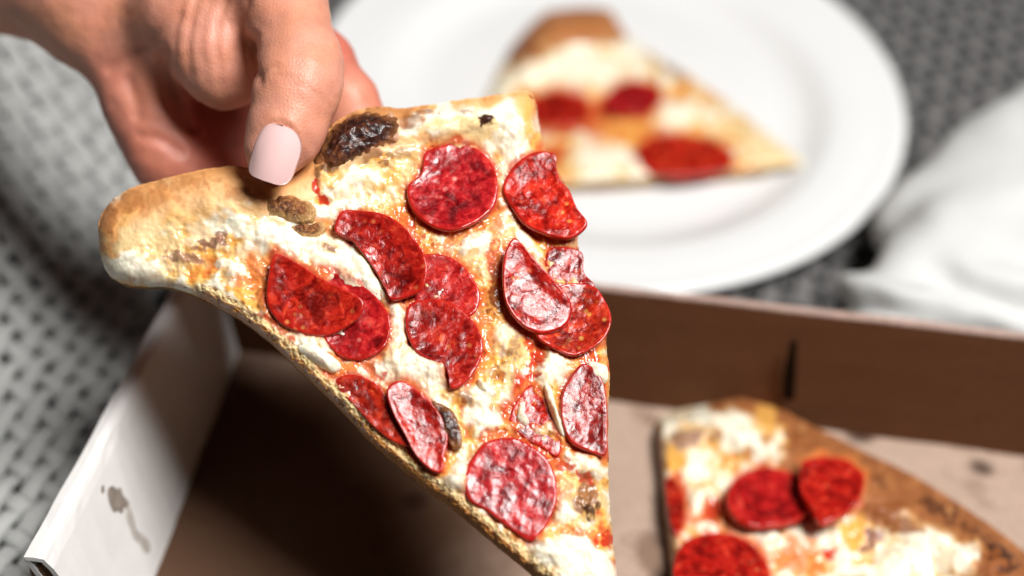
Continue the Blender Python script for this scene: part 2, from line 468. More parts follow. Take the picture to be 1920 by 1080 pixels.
# grease marks on the inside of the left wall
from mathutils.bvhtree import BVHTree
class Hit:
    def __init__(s, o):
        off = o.parent.location if o.parent.type == 'EMPTY' else Vector((0, 0, 0))
        s.t = BVHTree.FromPolygons([v.co + off for v in o.data.vertices], [tuple(p.vertices) for p in o.data.polygons])
    def one(s, px, py, h):
        d = ray(px, py); p, n, i, q = s.t.ray_cast(Vector(CAM), Vector(d).normalized())
        n = np.array(n); n = n if n @ d < 0 else -n
        return np.array(p) + n * h
    def pt(s, px, py, h, ref=0):
        px = np.asarray(px, float); h = np.asarray(h, float)
        if px.ndim == 0: return s.one(float(px), float(py), float(h))
        return np.array([s.one(a, b, float(c)) for a, b, c in zip(px, py, h)])
LEFT = Hit(lw)
def patch(name, poly, surf, h, mat, parent, n=60):
    c = catmull(poly, n)
    cen = c.mean(0)
    rings = [1.0, 0.75, 0.4]
    V = [surf.pt(*(cen + (c - cen) * s).T, np.full(n, h * (1 if s < 1 else 0.5))) for s in rings]
    V.append(surf.pt(cen[0], cen[1], np.array(h))[None])
    F = []
    for q in range(2):
        for i in range(n):
            j = (i + 1) % n
            F.append((q * n + i, q * n + j, (q + 1) * n + j, (q + 1) * n + i))
    for i in range(n): F.append((2 * n + i, 2 * n + (i + 1) % n, 3 * n))
    return mesh_obj(name, np.vstack(V), F, mat, parent)
patch('grease_stain', [(201, 921), (209, 911), (219, 917), (225, 914), (231, 930), (241, 942), (238, 954), (232, 951), (229, 963), (219, 958), (213, 961), (205, 945)], LEFT, 0.0003, M_GREASE, lw)
patch('grease_stain', [(238, 950), (245, 955), (249, 972), (247, 985), (256, 1000), (266, 1006), (279, 1016), (279, 1036), (270, 1034), (262, 1020), (250, 1010), (243, 990), (236, 970)], LEFT, 0.0003, simple('faint_grease_stain', (0.46, 0.42, 0.38), 0.5, 300, 0.2), lw)
patch('grease_stain', [(190, 911), (194, 910), (195, 920), (192, 926), (189, 920)], LEFT, 0.0003, M_GREASE, lw)

# ================================================================== plate
pa, pb = math.radians(9.0), math.radians(0.0)
PN = np.array([math.sin(pb), -math.sin(pa), 1.0]); PN /= np.linalg.norm(PN)
PC = np.array([0.043, 0.644, 0.025]); PR = 0.151
pe1 = np.array([1, 0, 0]) - PN[0] * PN; pe1 /= np.linalg.norm(pe1); pe2 = np.cross(PN, pe1)
plate = empty('dinner_plate', PC - PN * 0.018)
tag(plate, 'round white dinner plate with raised rim behind the box', 'plate')
def lathe(name, prof, mat, parent, cx, n=160):
    V = []; F = []
    th = np.linspace(0, 2 * math.pi, n, endpoint=False)
    for r_, h_ in prof:
        V.append(cx + np.cos(th)[:, None] * pe1 * r_ + np.sin(th)[:, None] * pe2 * r_ + PN * h_)
    for q in range(len(prof) - 1):
        i = np.arange(n); j = (i + 1) % n
        F.append(np.stack([q * n + i, q * n + j, (q + 1) * n + j, (q + 1) * n + i], 1))
    return mesh_obj(name, np.vstack(V), np.vstack(F), mat, parent)
wl = [(0.0005, -0.0145), (0.05, -0.0145), (0.088, -0.0142), (0.099, -0.0135), (0.106, -0.0105), (0.111, -0.0068), (0.117, -0.0045)]
lathe('well', wl, M_PLATE, plate, PC)
rm = catmull([(0.117, -0.0045), (0.128, -0.0025), (0.140, -0.0010), (0.148, 0.0006), (0.1510, 0.0002), (0.1500, -0.0020), (0.138, -0.0055), (0.118, -0.0095), (0.104, -0.0165), (0.092, -0.0180), (0.088, -0.0172), (0.05, -0.0170), (0.001, -0.0170)], 60, closed=False)
lathe('rim', [tuple(p) for p in rm], M_PLATE, plate, PC)
PLATE = Surf(PC - PN * 0.0142, PN)

# ================================================================== implicit surfaces (surface nets)
def surface_nets(f, lo, h):
    nx, ny, nz = f.shape
    s = f < 0
    cnt = np.zeros((nx - 1, ny - 1, nz - 1), np.int8); acc = np.zeros((nx - 1, ny - 1, nz - 1, 3), np.float32)
    cor = [(a, b, c) for a in (0, 1) for b in (0, 1) for c in (0, 1)]
    S = lambda A, o: A[o[0]:nx - 1 + o[0], o[1]:ny - 1 + o[1], o[2]:nz - 1 + o[2]]
    inside = sum(S(s, o).astype(np.int8) for o in cor)
    act = (inside > 0) & (inside < 8)
    ii = np.argwhere(act)
    pos = np.zeros((len(ii), 3)); num = np.zeros(len(ii))
    for o in cor:
        for ax in range(3):
            if o[ax]: continue
            p = list(o); p[ax] = 1
            a = f[ii[:, 0] + o[0], ii[:, 1] + o[1], ii[:, 2] + o[2]]; b = f[ii[:, 0] + p[0], ii[:, 1] + p[1], ii[:, 2] + p[2]]
            x = (a < 0) != (b < 0)
            t = np.where(x, a / np.where(x, a - b, 1), 0)
            q = np.tile(np.array(o, float), (len(ii), 1)); q[:, ax] += t
            pos[x] += q[x]; num += x
    pos = (ii + pos / num[:, None]) * h + lo
    vid = np.full(act.shape, -1, np.int64); vid[act] = np.arange(len(ii))
    F = []
    for ax in range(3):
        b, c = (ax + 1) % 3, (ax + 2) % 3
        a0 = [slice(1, n - 1) for n in f.shape]; a0[ax] = slice(0, f.shape[ax] - 1)
        a1 = list(a0); a1[ax] = slice(1, f.shape[ax])
        sa, sb = s[tuple(a0)], s[tuple(a1)]
        e = np.argwhere(sa != sb)
        flip = sa[sa != sb]
        e = e + np.array([1 if k != ax else 0 for k in range(3)])
        db = np.zeros(3, int); db[b] = 1; dc = np.zeros(3, int); dc[c] = 1
        g = lambda q: vid[q[:, 0], q[:, 1], q[:, 2]]
        quad = np.stack([g(e - db - dc), g(e - dc), g(e), g(e - db)], 1)
        quad[~flip] = quad[~flip][:, ::-1]
        F.append(quad)
    return pos, np.vstack(F)
def sdf_caps(caps, X, k, far=0.02):
    """caps: list of (p0, p1, r0, r1); smooth union with blend k, each worked out only near itself"""
    out = np.full(X.shape[:3], far, np.float32)
    lo_ = X[0, 0, 0]; h_ = X[1, 0, 0, 0] - X[0, 0, 0, 0]
    for p0, p1, r0, r1 in caps:
        p0 = np.asarray(p0, np.float32); p1 = np.asarray(p1, np.float32); d = p1 - p0
        pad = max(r0, r1) + k + 0.004
        a = np.clip(((np.minimum(p0, p1) - pad - lo_) / h_).astype(int), 0, None); b = np.clip(((np.maximum(p0, p1) + pad - lo_) / h_).astype(int) + 2, 1, None)
        sl = tuple(slice(a[i], b[i]) for i in range(3))
        Y = X[sl] - p0; o = out[sl]
        t = np.clip((Y @ d) / max(float(d @ d), 1e-12), 0, 1)
        Y = Y - t[..., None] * d
        dist = np.sqrt((Y * Y).sum(-1)) - (r0 + (r1 - r0) * t)
        hh = np.clip(k - np.abs(o - dist), 0, None) / k
        out[sl] = np.minimum(o, dist) - hh * hh * k * 0.25
    return out
def grid(lo, hi, h):
    ax = [np.arange(lo[i], hi[i] + h, h, dtype=np.float32) for i in range(3)]
    return np.stack(np.meshgrid(*ax, indexing='ij'), -1)
def laplace(V, F, it, lam=0.5):
    n = len(V)
    E = np.vstack([F[:, [0, 1]], F[:, [1, 2]], F[:, [2, 3]], F[:, [3, 0]]])
    deg = np.bincount(E.ravel(), minlength=n).astype(float)
    for _ in range(it):
        S = np.zeros_like(V)
        for c in range(3):
            S[:, c] = np.bincount(E[:, 0], V[E[:, 1], c], n) + np.bincount(E[:, 1], V[E[:, 0], c], n)
        V = V + lam * (S / deg[:, None] - V)
    return V
def vnormals(V, F):
    fn_ = np.cross(V[F[:, 1]] - V[F[:, 0]], V[F[:, 2]] - V[F[:, 0]]) if F.shape[1] == 3 else np.cross(V[F[:, 2]] - V[F[:, 0]], V[F[:, 3]] - V[F[:, 1]])
    n = np.zeros_like(V)
    for c in range(3):
        n[:, c] = sum(np.bincount(F[:, k], fn_[:, c], len(V)) for k in range(F.shape[1]))
    return n / (np.linalg.norm(n, axis=1, keepdims=True) + 1e-12)
def to_px(W):
    q = W - CAM; d = q @ _f
    return 960 + FPX * (q @ _r) / d, 540 - FPX * (q @ _u) / d, d
def C3(px, py, depth):           # camera-space metres (right, up, forward)
    return np.array([(px - 960) / FPX * depth, -(py - 540) / FPX * depth, depth])
def cam2world(P): return CAM + P[:, 0:1] * _r + P[:, 1:2] * _u + P[:, 2:3] * _f

# ================================================================== white cloth bundle behind the box
def wcap(px0, py0, d0, r0, px1, py1, d1, r1):
    return (C3(px0, py0, d0), C3(px1, py1, d1), r0, r1)
caps = [wcap(1705, 425, 0.640, 0.017, 1900, 322, 0.675, 0.031), wcap(1900, 322, 0.675, 0.031, 2150, 190, 0.72, 0.044),
        wcap(1660, 590, 0.590, 0.020, 1790, 500, 0.615, 0.026), wcap(1790, 500, 0.615, 0.026, 2000, 380, 0.67, 0.045),
        wcap(1700, 640, 0.585, 0.024, 1960, 640, 0.600, 0.030), wcap(1840, 560, 0.60, 0.024, 2080, 540, 0.62, 0.04)]
h = 0.0024
lo = np.min([np.minimum(c[0], c[1]) - max(c[2], c[3]) for c in caps], 0) - 0.02
hi = np.max([np.maximum(c[0], c[1]) + max(c[2], c[3]) for c in caps], 0) + 0.02
X = grid(lo, hi, h)
V, F = surface_nets(sdf_caps(caps, X, 0.012), lo, h)
V = laplace(V, F, 6)
Nn = vnormals(V, F)
W = cam2world(V)
wx, wy, _ = to_px(W)
fold = 0.0048 * np.sin((wy * 0.8 - wx * 0.25) * 0.085 + 2.2 * fbm(wx * 0.006, wy * 0.006, 2)) * sstep(430, 560, wy) + 0.003 * fbm(wx * 0.006, wy * 0.008, 2)
V = V + Nn * fold[:, None]
W = cam2world(V)
W[:, 2] = np.maximum(W[:, 2], z_seat(W[:, 0], W[:, 1]) + 0.001)
tag(mesh_obj('folded_cloth', W, F, M_CLOTH), 'bunched white cloth lying behind the box at the right', 'cloth')

# ================================================================== pizza slices
def ell(px, py, x, y, rx, ry, ang, warp=0.0, seed=0.0, sc=0.02):
    a = math.radians(ang)
    dx = px - x; dy = py - y
    if warp:
        dx = dx + warp * rx * fbm(px * sc + seed, py * sc - seed, 2); dy = dy + warp * ry * fbm(px * sc - 31 + seed, py * sc + 11, 2)
    u = (dx * math.cos(a) + dy * math.sin(a)) / rx; v = (-dx * math.sin(a) + dy * math.cos(a)) / ry
    return np.sqrt(u * u + v * v)
def polydist(px, py, line_):
    L = np.asarray(line_, float); best = np.full(px.shape, 1e9)
    for a, b in zip(L[:-1], L[1:]):
        d = b - a; t = np.clip(((px - a[0]) * d[0] + (py - a[1]) * d[1]) / (d @ d), 0, 1)
        best = np.minimum(best, np.hypot(px - a[0] - t * d[0], py - a[1] - t * d[1]))
    return best
CREAM = np.array((0.74, 0.53, 0.26)); WHITE = np.array((0.86, 0.79, 0.62)); GOLD = np.array((0.78, 0.40, 0.09))
SAUCE = np.array((0.50, 0.045, 0.016)); ORANGE = np.array((0.68, 0.20, 0.05)); BROWN = np.array((0.24, 0.072, 0.018)); DARK = np.array((0.05, 0.015, 0.008))
TAN = np.array((0.74, 0.34, 0.115)); PALE = np.array((0.82, 0.59, 0.32)); TOAST = np.array((0.42, 0.15, 0.04)); GREYB = np.array((0.27, 0.125, 0.085))
KIND = {'white': (WHITE, 0.0015, 0.72), 'cream': (CREAM, 0.0010, 0.65), 'gold': (GOLD, 0.0003, 0.9), 'sauce': (SAUCE, -0.0007, 1.0), 'orange': (ORANGE, -0.0003, 0.95),
        'brown': (BROWN, 0.0010, 0.7), 'dark': (DARK, 0.0012, 0.7), 'grey': (GREYB, 0.0004, 0.3), 'pale': (PALE, 0.0006, 0.2), 'toast': (TOAST, 0.0003, 0.2)}

class Slice:
    def __init__(s, name, label, surf, outline, center, crust, feats, crust_w, edges, na=900, nr=200, T=0.0075, bulge=0.011, pxm=6350., bend=None, seed=0.0, brown=0.35, halo=(), tone=(1, 1, 1)):
        s.tone = np.array(tone)
        s.halo = halo
        s.surf, s.crust, s.feats, s.crust_w, s.T, s.bulge, s.pxm, s.seed, s.edges, s.brown = surf, crust, feats, crust_w, T, bulge, pxm, seed, edges, brown
        s.bend = bend or (lambda x, y: 0 * x)
        c0 = np.array(center, float)
        s.root = empty(name, surf.pt(c0[0], c0[1], np.array(0.0)))
        tag(s.root, label, 'pizza', 'pizza slices')
        O = catmull(outline, na)
        jag = 1 + 0.0
        tO = np.roll(O, -1, 0) - np.roll(O, 1, 0); tO /= np.linalg.norm(tO, axis=1, keepdims=True)
        nO = np.stack([tO[:, 1], -tO[:, 0]], 1)
        ar = np.arange(na)
        O = O + nO * (2.2 * fbm(O[:, 0] * 0.03, O[:, 1] * 0.03 + seed, 3) + 1.2 * fbm(O[:, 0] * 0.15, O[:, 1] * 0.15 + seed, 2))[:, None]
        t = np.linspace(0, 1, nr)
        sr = 1 - (1 - t) ** 1.35
        ray_ = O - c0
        cosv = np.abs((ray_ * nO).sum(1)) / np.linalg.norm(ray_, axis=1)
        PX = c0[0] + sr[:, None] * ray_[None, :, 0]; PY = c0[1] + sr[:, None] * ray_[None, :, 1]
        Oc = O[::max(1, na // 160)]; E = polydist(PX, PY, np.vstack([Oc, Oc[:1]])); E[-1] = 0      # px to the rim
        top, bot, col, wet, cheese, ref = s.fields(PX, PY, E); ref = ref.ravel()
        Vt = surf.pt(PX.ravel(), PY.ravel(), top.ravel(), ref); Vb = surf.pt(PX.ravel(), PY.ravel(), bot.ravel(), ref)
        V = np.vstack([Vt, Vb]); n = nr * na
        i, j = np.meshgrid(np.arange(nr - 1), np.arange(na), indexing='ij'); j2 = (j + 1) % na
        q = np.stack([i * na + j, (i + 1) * na + j, (i + 1) * na + j2, i * na + j2], -1).reshape(-1, 4)
        qb = q[:, ::-1] + n
        k = np.arange(na); k2 = (k + 1) % na; r0 = (nr - 1) * na
        side = np.stack([r0 + k, n + r0 + k, n + r0 + k2, r0 + k2], 1)
        allF = np.vstack([q, qb, side])
        # make the top face the viewer
        tn = np.cross(V[q[:, 1]] - V[q[:, 0]], V[q[:, 3]] - V[q[:, 0]]).sum(0)
        if tn @ surf.n < 0: allF = allF[:, ::-1]
        N = vnormals(V, allF)
        fc = cheese.ravel()[q].mean(1) > 0.5
        nq = len(q)
        sel_c = np.concatenate([fc, np.zeros(len(qb) + len(side), bool)])
        cols = np.vstack([col.reshape(-1, 3), s.under(PX, PY, E).reshape(-1, 3)])
        wets = np.concatenate([wet.ravel(), np.zeros(n)])
        def part(nm, mask, mat):
            f = allF[mask]; u, inv = np.unique(f, return_inverse=True)
            return mesh_obj(nm, V[u], inv.reshape(f.shape), mat, s.root, True, cols[u], wets[u], N[u])
        part('crust', ~sel_c, M_CRUST)
        s.cheese = part('cheese', sel_c, M_CHEESE)
    def under(s, PX, PY, E):
        n = fbm(PX * 0.03 + 5, PY * 0.03, 4)
        m_ = sstep(-0.2, 0.4, n)[..., None]
        return PALE * (1 - m_) + TAN * m_
    def fields(s, PX, PY, E):
        sd = s.seed; m_ = s.pxm
        dc = polydist(PX, PY, s.crust)
        k = np.exp(-(dc / s.crust_w) ** 2)                          # 1 on the crust ridge
        n1 = fbm(PX * 0.022 + sd, PY * 0.022, 4); n2 = fbm(PX * 0.06, PY * 0.06 + sd, 2); n3 = fbm(PX * 0.2 + sd, PY * 0.2, 2)
        H = s.T + s.bulge * k * (1 + 0.12 * n1) + (0.0010 * n1 + 0.0003 * n2 + 0.00003 * n3) * (1 - 0.8 * k)
        # cheese colour: white pools with cream and golden borders over orange oil and sauce
        f = fbm(PX * 0.0135 + 5.5 + sd, PY * 0.0135 - 3.1, 3) + 0.22 * n2 + 0.30 * np.exp(-(dc / (2.6 * s.crust_w)) ** 2) - 0.07
        def mixc(col, c, a): return col * (1 - a[..., None]) + c * a[..., None]
        col = np.zeros(PX.shape + (3,)) + SAUCE
        col = mixc(col, ORANGE, sstep(-0.42, -0.26, f))
        col = mixc(col, GOLD, sstep(-0.30, -0.14, f))
        col = mixc(col, CREAM, sstep(-0.17, -0.02, f))
        col = mixc(col, WHITE, sstep(0.00, 0.16, f))
        wet = 0.95 - 0.28 * sstep(-0.2, 0.1, f) + 0.15 * n2
        H = H + 0.0011 * (sstep(-0.35, 0.25, f) - 0.5) * (1 - k)
        o3 = 0.75 * sstep(0.36, 0.56, fbm(PX * 0.045 - 30 + sd, PY * 0.045 + 8, 3))        # scorched flecks
        col = mixc(col, BROWN, o3)
        # crust colour: orange-tan on the baked outer side, pale where it meets the cheese, a few darker blisters
        tb = np.clip(sstep(75, 15, E) * 0.75 + 0.7 * fbm(PX * 0.011 + 3 + sd, PY * 0.016, 3) + (s.brown - 0.3) * 1.5 + 0.34, 0, 1)[..., None]
        cc = PALE * (1 - tb) + TAN * tb
        sp = sstep(0.22, 0.60, fbm(PX * 0.04 + 9, PY * 0.04 + sd, 3) + s.brown - 0.35)[..., None]
        cc = (cc * (1 - 0.6 * sp) + TOAST * 0.6 * sp) * s.tone
        km = sstep(0.30, 0.55, k + 0.16 * n1 + 0.07 * n2)
        col = col * (1 - km[..., None]) + cc * km[..., None]
        wet = wet * (1 - km) + 0.15 * km
        for q, (kind, x, y, rx, ry, ang, *rest) in enumerate(s.feats):
            amt = rest[0] if rest else 1.0
            c, dh, w = KIND[kind]
            near = (np.abs(PX - x) < 2.1 * max(rx, ry)) & (np.abs(PY - y) < 2.1 * max(rx, ry))
            if not near.any(): continue
            e = np.full(PX.shape, 9.0)
            e[near] = ell(PX[near], PY[near], x, y, rx, ry, ang, 0.85, q * 7.7 + sd, 0.9 / max(min(rx, ry), 12))
            mm = sstep(1.12, 0.62, e) * amt
            es = np.full(PX.shape, 9.0); es[near] = ell(PX[near], PY[near], x, y, rx, ry, ang, 0.5, q * 7.7 + sd, 0.28 / max(min(rx, ry), 12))
            rim = sstep(1.35, 1.0, e) * (1 - sstep(1.0, 0.7, e))
            var = (1 + 0.13 * n3 + 0.14 * n2)[..., None]
            col = col * (1 - mm[..., None]) + c * var * mm[..., None]
            if kind == 'white': col = col * (1 - 0.35 * rim[..., None]) + (GOLD * 0.5 + CREAM * 0.5) * 0.35 * rim[..., None]
            if kind == 'brown': rim = rim * (1 - km); col = col * (1 - 0.6 * rim[..., None]) + GOLD * 0.6 * rim[..., None]
            H = H + dh * sstep(1.3, 0.2, es) * amt * 1.3
            wet = wet * (1 - mm) + w * mm
        for q, poly in enumerate(s.halo):          # orange oil and sauce seeping out round each slice of sausage
            P = np.array(poly + poly[:1], float); c_ = P.mean(0); R_ = np.abs(P - c_).max() + 34
            near = (np.abs(PX - c_[0]) < R_) & (np.abs(PY - c_[1]) < R_)
            if not near.any(): continue
            d = polydist(PX[near], PY[near], P) + 9 * n1[near] + 5 * n2[near]
            a1 = (sstep(20, 4, d) * np.clip(0.55 + 0.8 * fbm(PX[near] * 0.02 + q * 3, PY[near] * 0.02, 2), 0, 0.9))[:, None]; a2 = sstep(9, 1, d)[:, None] * 0.7
            cn = col[near]; cn = cn * (1 - a1) + ORANGE * a1; cn = cn * (1 - a2) + SAUCE * a2
            col[near] = cn; wet[near] = np.maximum(wet[near], a1[:, 0])
        # rims: the crust is round, the cut sides are nearly upright and show baked dough
        Rpx = 26 + 60 * k
        r_ = np.sqrt(np.clip(1 - (1 - np.clip(E / Rpx, 0, 1)) ** 2, 0, 1))
        low = 0.45 * k * H
        bend = s.bend(PX, PY)
        top = low + (H - low) * np.maximum(r_, 0.10) + bend
        bot = low * (1 - r_) + bend
        ref = 0.45 * k * s.T + (s.T + s.bulge * k - 0.45 * k * s.T) * r_ + bend
        cut = (1 - sstep(0.25, 0.6, k))
        for (ln_, w_, c_a, c_b) in s.edges:
            d = polydist(PX, PY, ln_) + 5 * n2 + 6 * n1
            f_ = sstep(w_ * 1.15, w_ * 0.75, d) * cut
            gg = sstep(0.66, 0.36, d / w_)[..., None]
            ec = np.array(c_a) * (1 - gg) + np.array(c_b) * gg
            ec = ec * (1 + 0.25 * n2 + 0.2 * n3)[..., None]
            col = col * (1 - f_[..., None]) + ec * f_[..., None]
            wet = wet * (1 - f_) + 0.5 * f_
            top = top + f_ * r_ * (0.0007 * n2 + 0.0009 * np.minimum(n3, 0.1) - 0.0009 * sstep(0.15, 0.4, fbm(PX * 0.11, PY * 0.11, 2)))
        cheese = (km < 0.5) & (E > 6)
        s._h = None
        return top, bot, np.clip(col, 0.003, 0.92), np.clip(wet, 0, 1), cheese.astype(float), ref
    def height(s, px, py):
        px = np.array([px], float); py = np.array([py], float)
        return s.fields(px, py, np.full(1, 400.0))[0][0]

def topping(sl, name, poly, mat, lift=0.0012, thick=0.0022, tilt=(0, 0), cup=0.0008, rough=0.00035, seed=0.0, m=31, dome=0.0, col=None, wet=0.6, ragged=0.0):
    """a disc-like topping with a measured outline, real thickness, curl and rounded rim (grid mapped to the outline, so no pole)"""
    n = 4 * (m - 1)
    O = catmull(poly, n); c = O.mean(0)
    if ragged: O = c + (O - c) * (1 + ragged * fbm(O[:, 0] * 0.06 + seed, O[:, 1] * 0.06, 3))[:, None]
    R = np.linalg.norm(O - c, axis=1).mean()
    smp = np.vstack([c + (O - c) * q for q in (0.0, 0.35, 0.65, 0.9)])
    h0 = np.percentile(sl.fields(smp[:, 0], smp[:, 1], np.full(len(smp), 400.0))[0], 80)
    ref = h0 + lift + 0.6 * dome
    ga, gb = np.meshgrid(np.linspace(-1, 1, m), np.linspace(-1, 1, m), indexing='ij')
    rr = np.maximum(np.abs(ga), np.abs(gb)); rs = np.where(rr == 0, 1, rr)
    a, b = ga / rs, gb / rs
    ph = np.where((b <= -1 + 1e-9), (a + 1) / 2, np.where(a >= 1 - 1e-9, 1 + (b + 1) / 2, np.where(b >= 1 - 1e-9, 2 + (1 - a) / 2, 3 + (1 - b) / 2)))
    ph = (ph / 4 * n) % n
    i0 = np.floor(ph).astype(int) % n; fr = (ph - np.floor(ph))[..., None]
    edge = O[i0] * (1 - fr) + O[(i0 + 1) % n] * fr
    # boundary order
    bi = [(k, 0) for k in range(m - 1)] + [(m - 1, k) for k in range(m - 1)] + [(m - 1 - k, m - 1) for k in range(m - 1)] + [(0, m - 1 - k) for k in range(m - 1)]
    def z_at(P, sf):
        d = (P - c) / R
        nz = fbm(P[..., 0] * 0.04 + seed, P[..., 1] * 0.04 - seed, 3) * 2.2 + 0.8 * fbm(P[..., 0] * 0.13 + seed, P[..., 1] * 0.13, 2)
        aw = 1 + 0.9 * fbm(d[..., 0] * 0.8 + seed, d[..., 1] * 0.8 + 5, 2)
        return h0 + lift + d[..., 0] * tilt[0] + d[..., 1] * tilt[1] + cup * aw * sf ** 3 + dome * (1 - sf ** 2) + rough * nz
    P = c + (edge - c) * (rr * 0.93)[..., None]
    Vs = [sl.surf.pt(P[..., 0].ravel(), P[..., 1].ravel(), z_at(P, rr * 0.93).ravel(), ref)]
    wts = [(rr * 0.93).ravel()]
    Ob = np.array([edge[k] for k in bi])
    for s_, dz in ((0.955, 0.02), (0.975, 0.07), (0.99, 0.18), (1.0, 0.45), (0.995, 1.0), (0.85, 1.5), (0.4, 1.6), (0.05, 1.6)):
        Q_ = c + (Ob - c) * s_
        Vs.append(sl.surf.pt(Q_[:, 0], Q_[:, 1], z_at(Q_, min(s_, 1.0)) - thick * dz, ref)); wts.append(np.full(n, s_ if dz < 0.5 else 1.0))
    V = np.vstack(Vs)
    g = np.arange(m * m).reshape(m, m)
    F = [np.stack([g[:-1, :-1].ravel(), g[1:, :-1].ravel(), g[1:, 1:].ravel(), g[:-1, 1:].ravel()], 1)]
    ring = np.array([g[k] for k in bi]); i_ = np.arange(n); j_ = (i_ + 1) % n
    b0 = m * m
    for q in range(8):
        nxt = b0 + q * n + i_
        F.append(np.stack([ring[j_], ring[i_], nxt[i_], nxt[j_]], 1))
        ring = nxt
    F = np.vstack(F)
    tn = np.cross(V[F[:200, 1]] - V[F[:200, 0]], V[F[:200, 3]] - V[F[:200, 0]]).sum(0)
    if tn @ sl.surf.n < 0: F = F[:, ::-1]
    cols = None; wets = np.concatenate(wts)
    if col is not None:
        qx, qy, _ = to_px(V)
        var = (1 + 0.2 * fbm(qx * 0.06 + seed, qy * 0.06, 3))[:, None]
        gm = sstep(0.05, 0.5, fbm(qx * 0.03 + seed, qy * 0.03 + 8, 3))[:, None]
        cols = np.clip((np.array(col) * (1 - 0.5 * gm) + CREAM * 0.5 * gm) * var, 0, 0.9); wets = np.full(len(V), wet)
    return mesh_obj(name, V, F, mat, sl.root, True, cols, wets)

# ---- the slice in the hand
sn = -_f + math.tan(math.radians(20)) * _u + 0.10 * _r
HELD = Surf(at(np.array(780.), np.array(560.), np.array(0.42)), sn)
out1 = [(186, 436), (192, 405), (214, 376), (250, 356), (300, 341), (380, 323), (445, 316), (490, 326), (540, 322), (585, 300), (606, 262), (640, 226), (700, 206), (760, 211), (850, 198), (930, 187), (985, 178), (1004, 200),
        (1012, 240), (1026, 290), (1060, 350), (1082, 410), (1084, 460), (1098, 520), (1132, 580), (1136, 650), (1142, 700), (1140, 770), (1140, 850), (1142, 950), (1152, 1040), (1158, 1120), (1146, 1180),
        (1105, 1165), (1040, 1110), (1000, 1080), (930, 1022), (850, 955), (770, 893), (700, 833), (620, 750), (560, 694), (490, 628), (440, 594), (385, 564), (330, 542), (272, 538), (228, 532), (197, 505)]
crust1 = [(225, 440), (270, 395), (360, 365), (450, 358), (540, 345), (620, 285), (690, 240), (800, 215), (960, 190)]
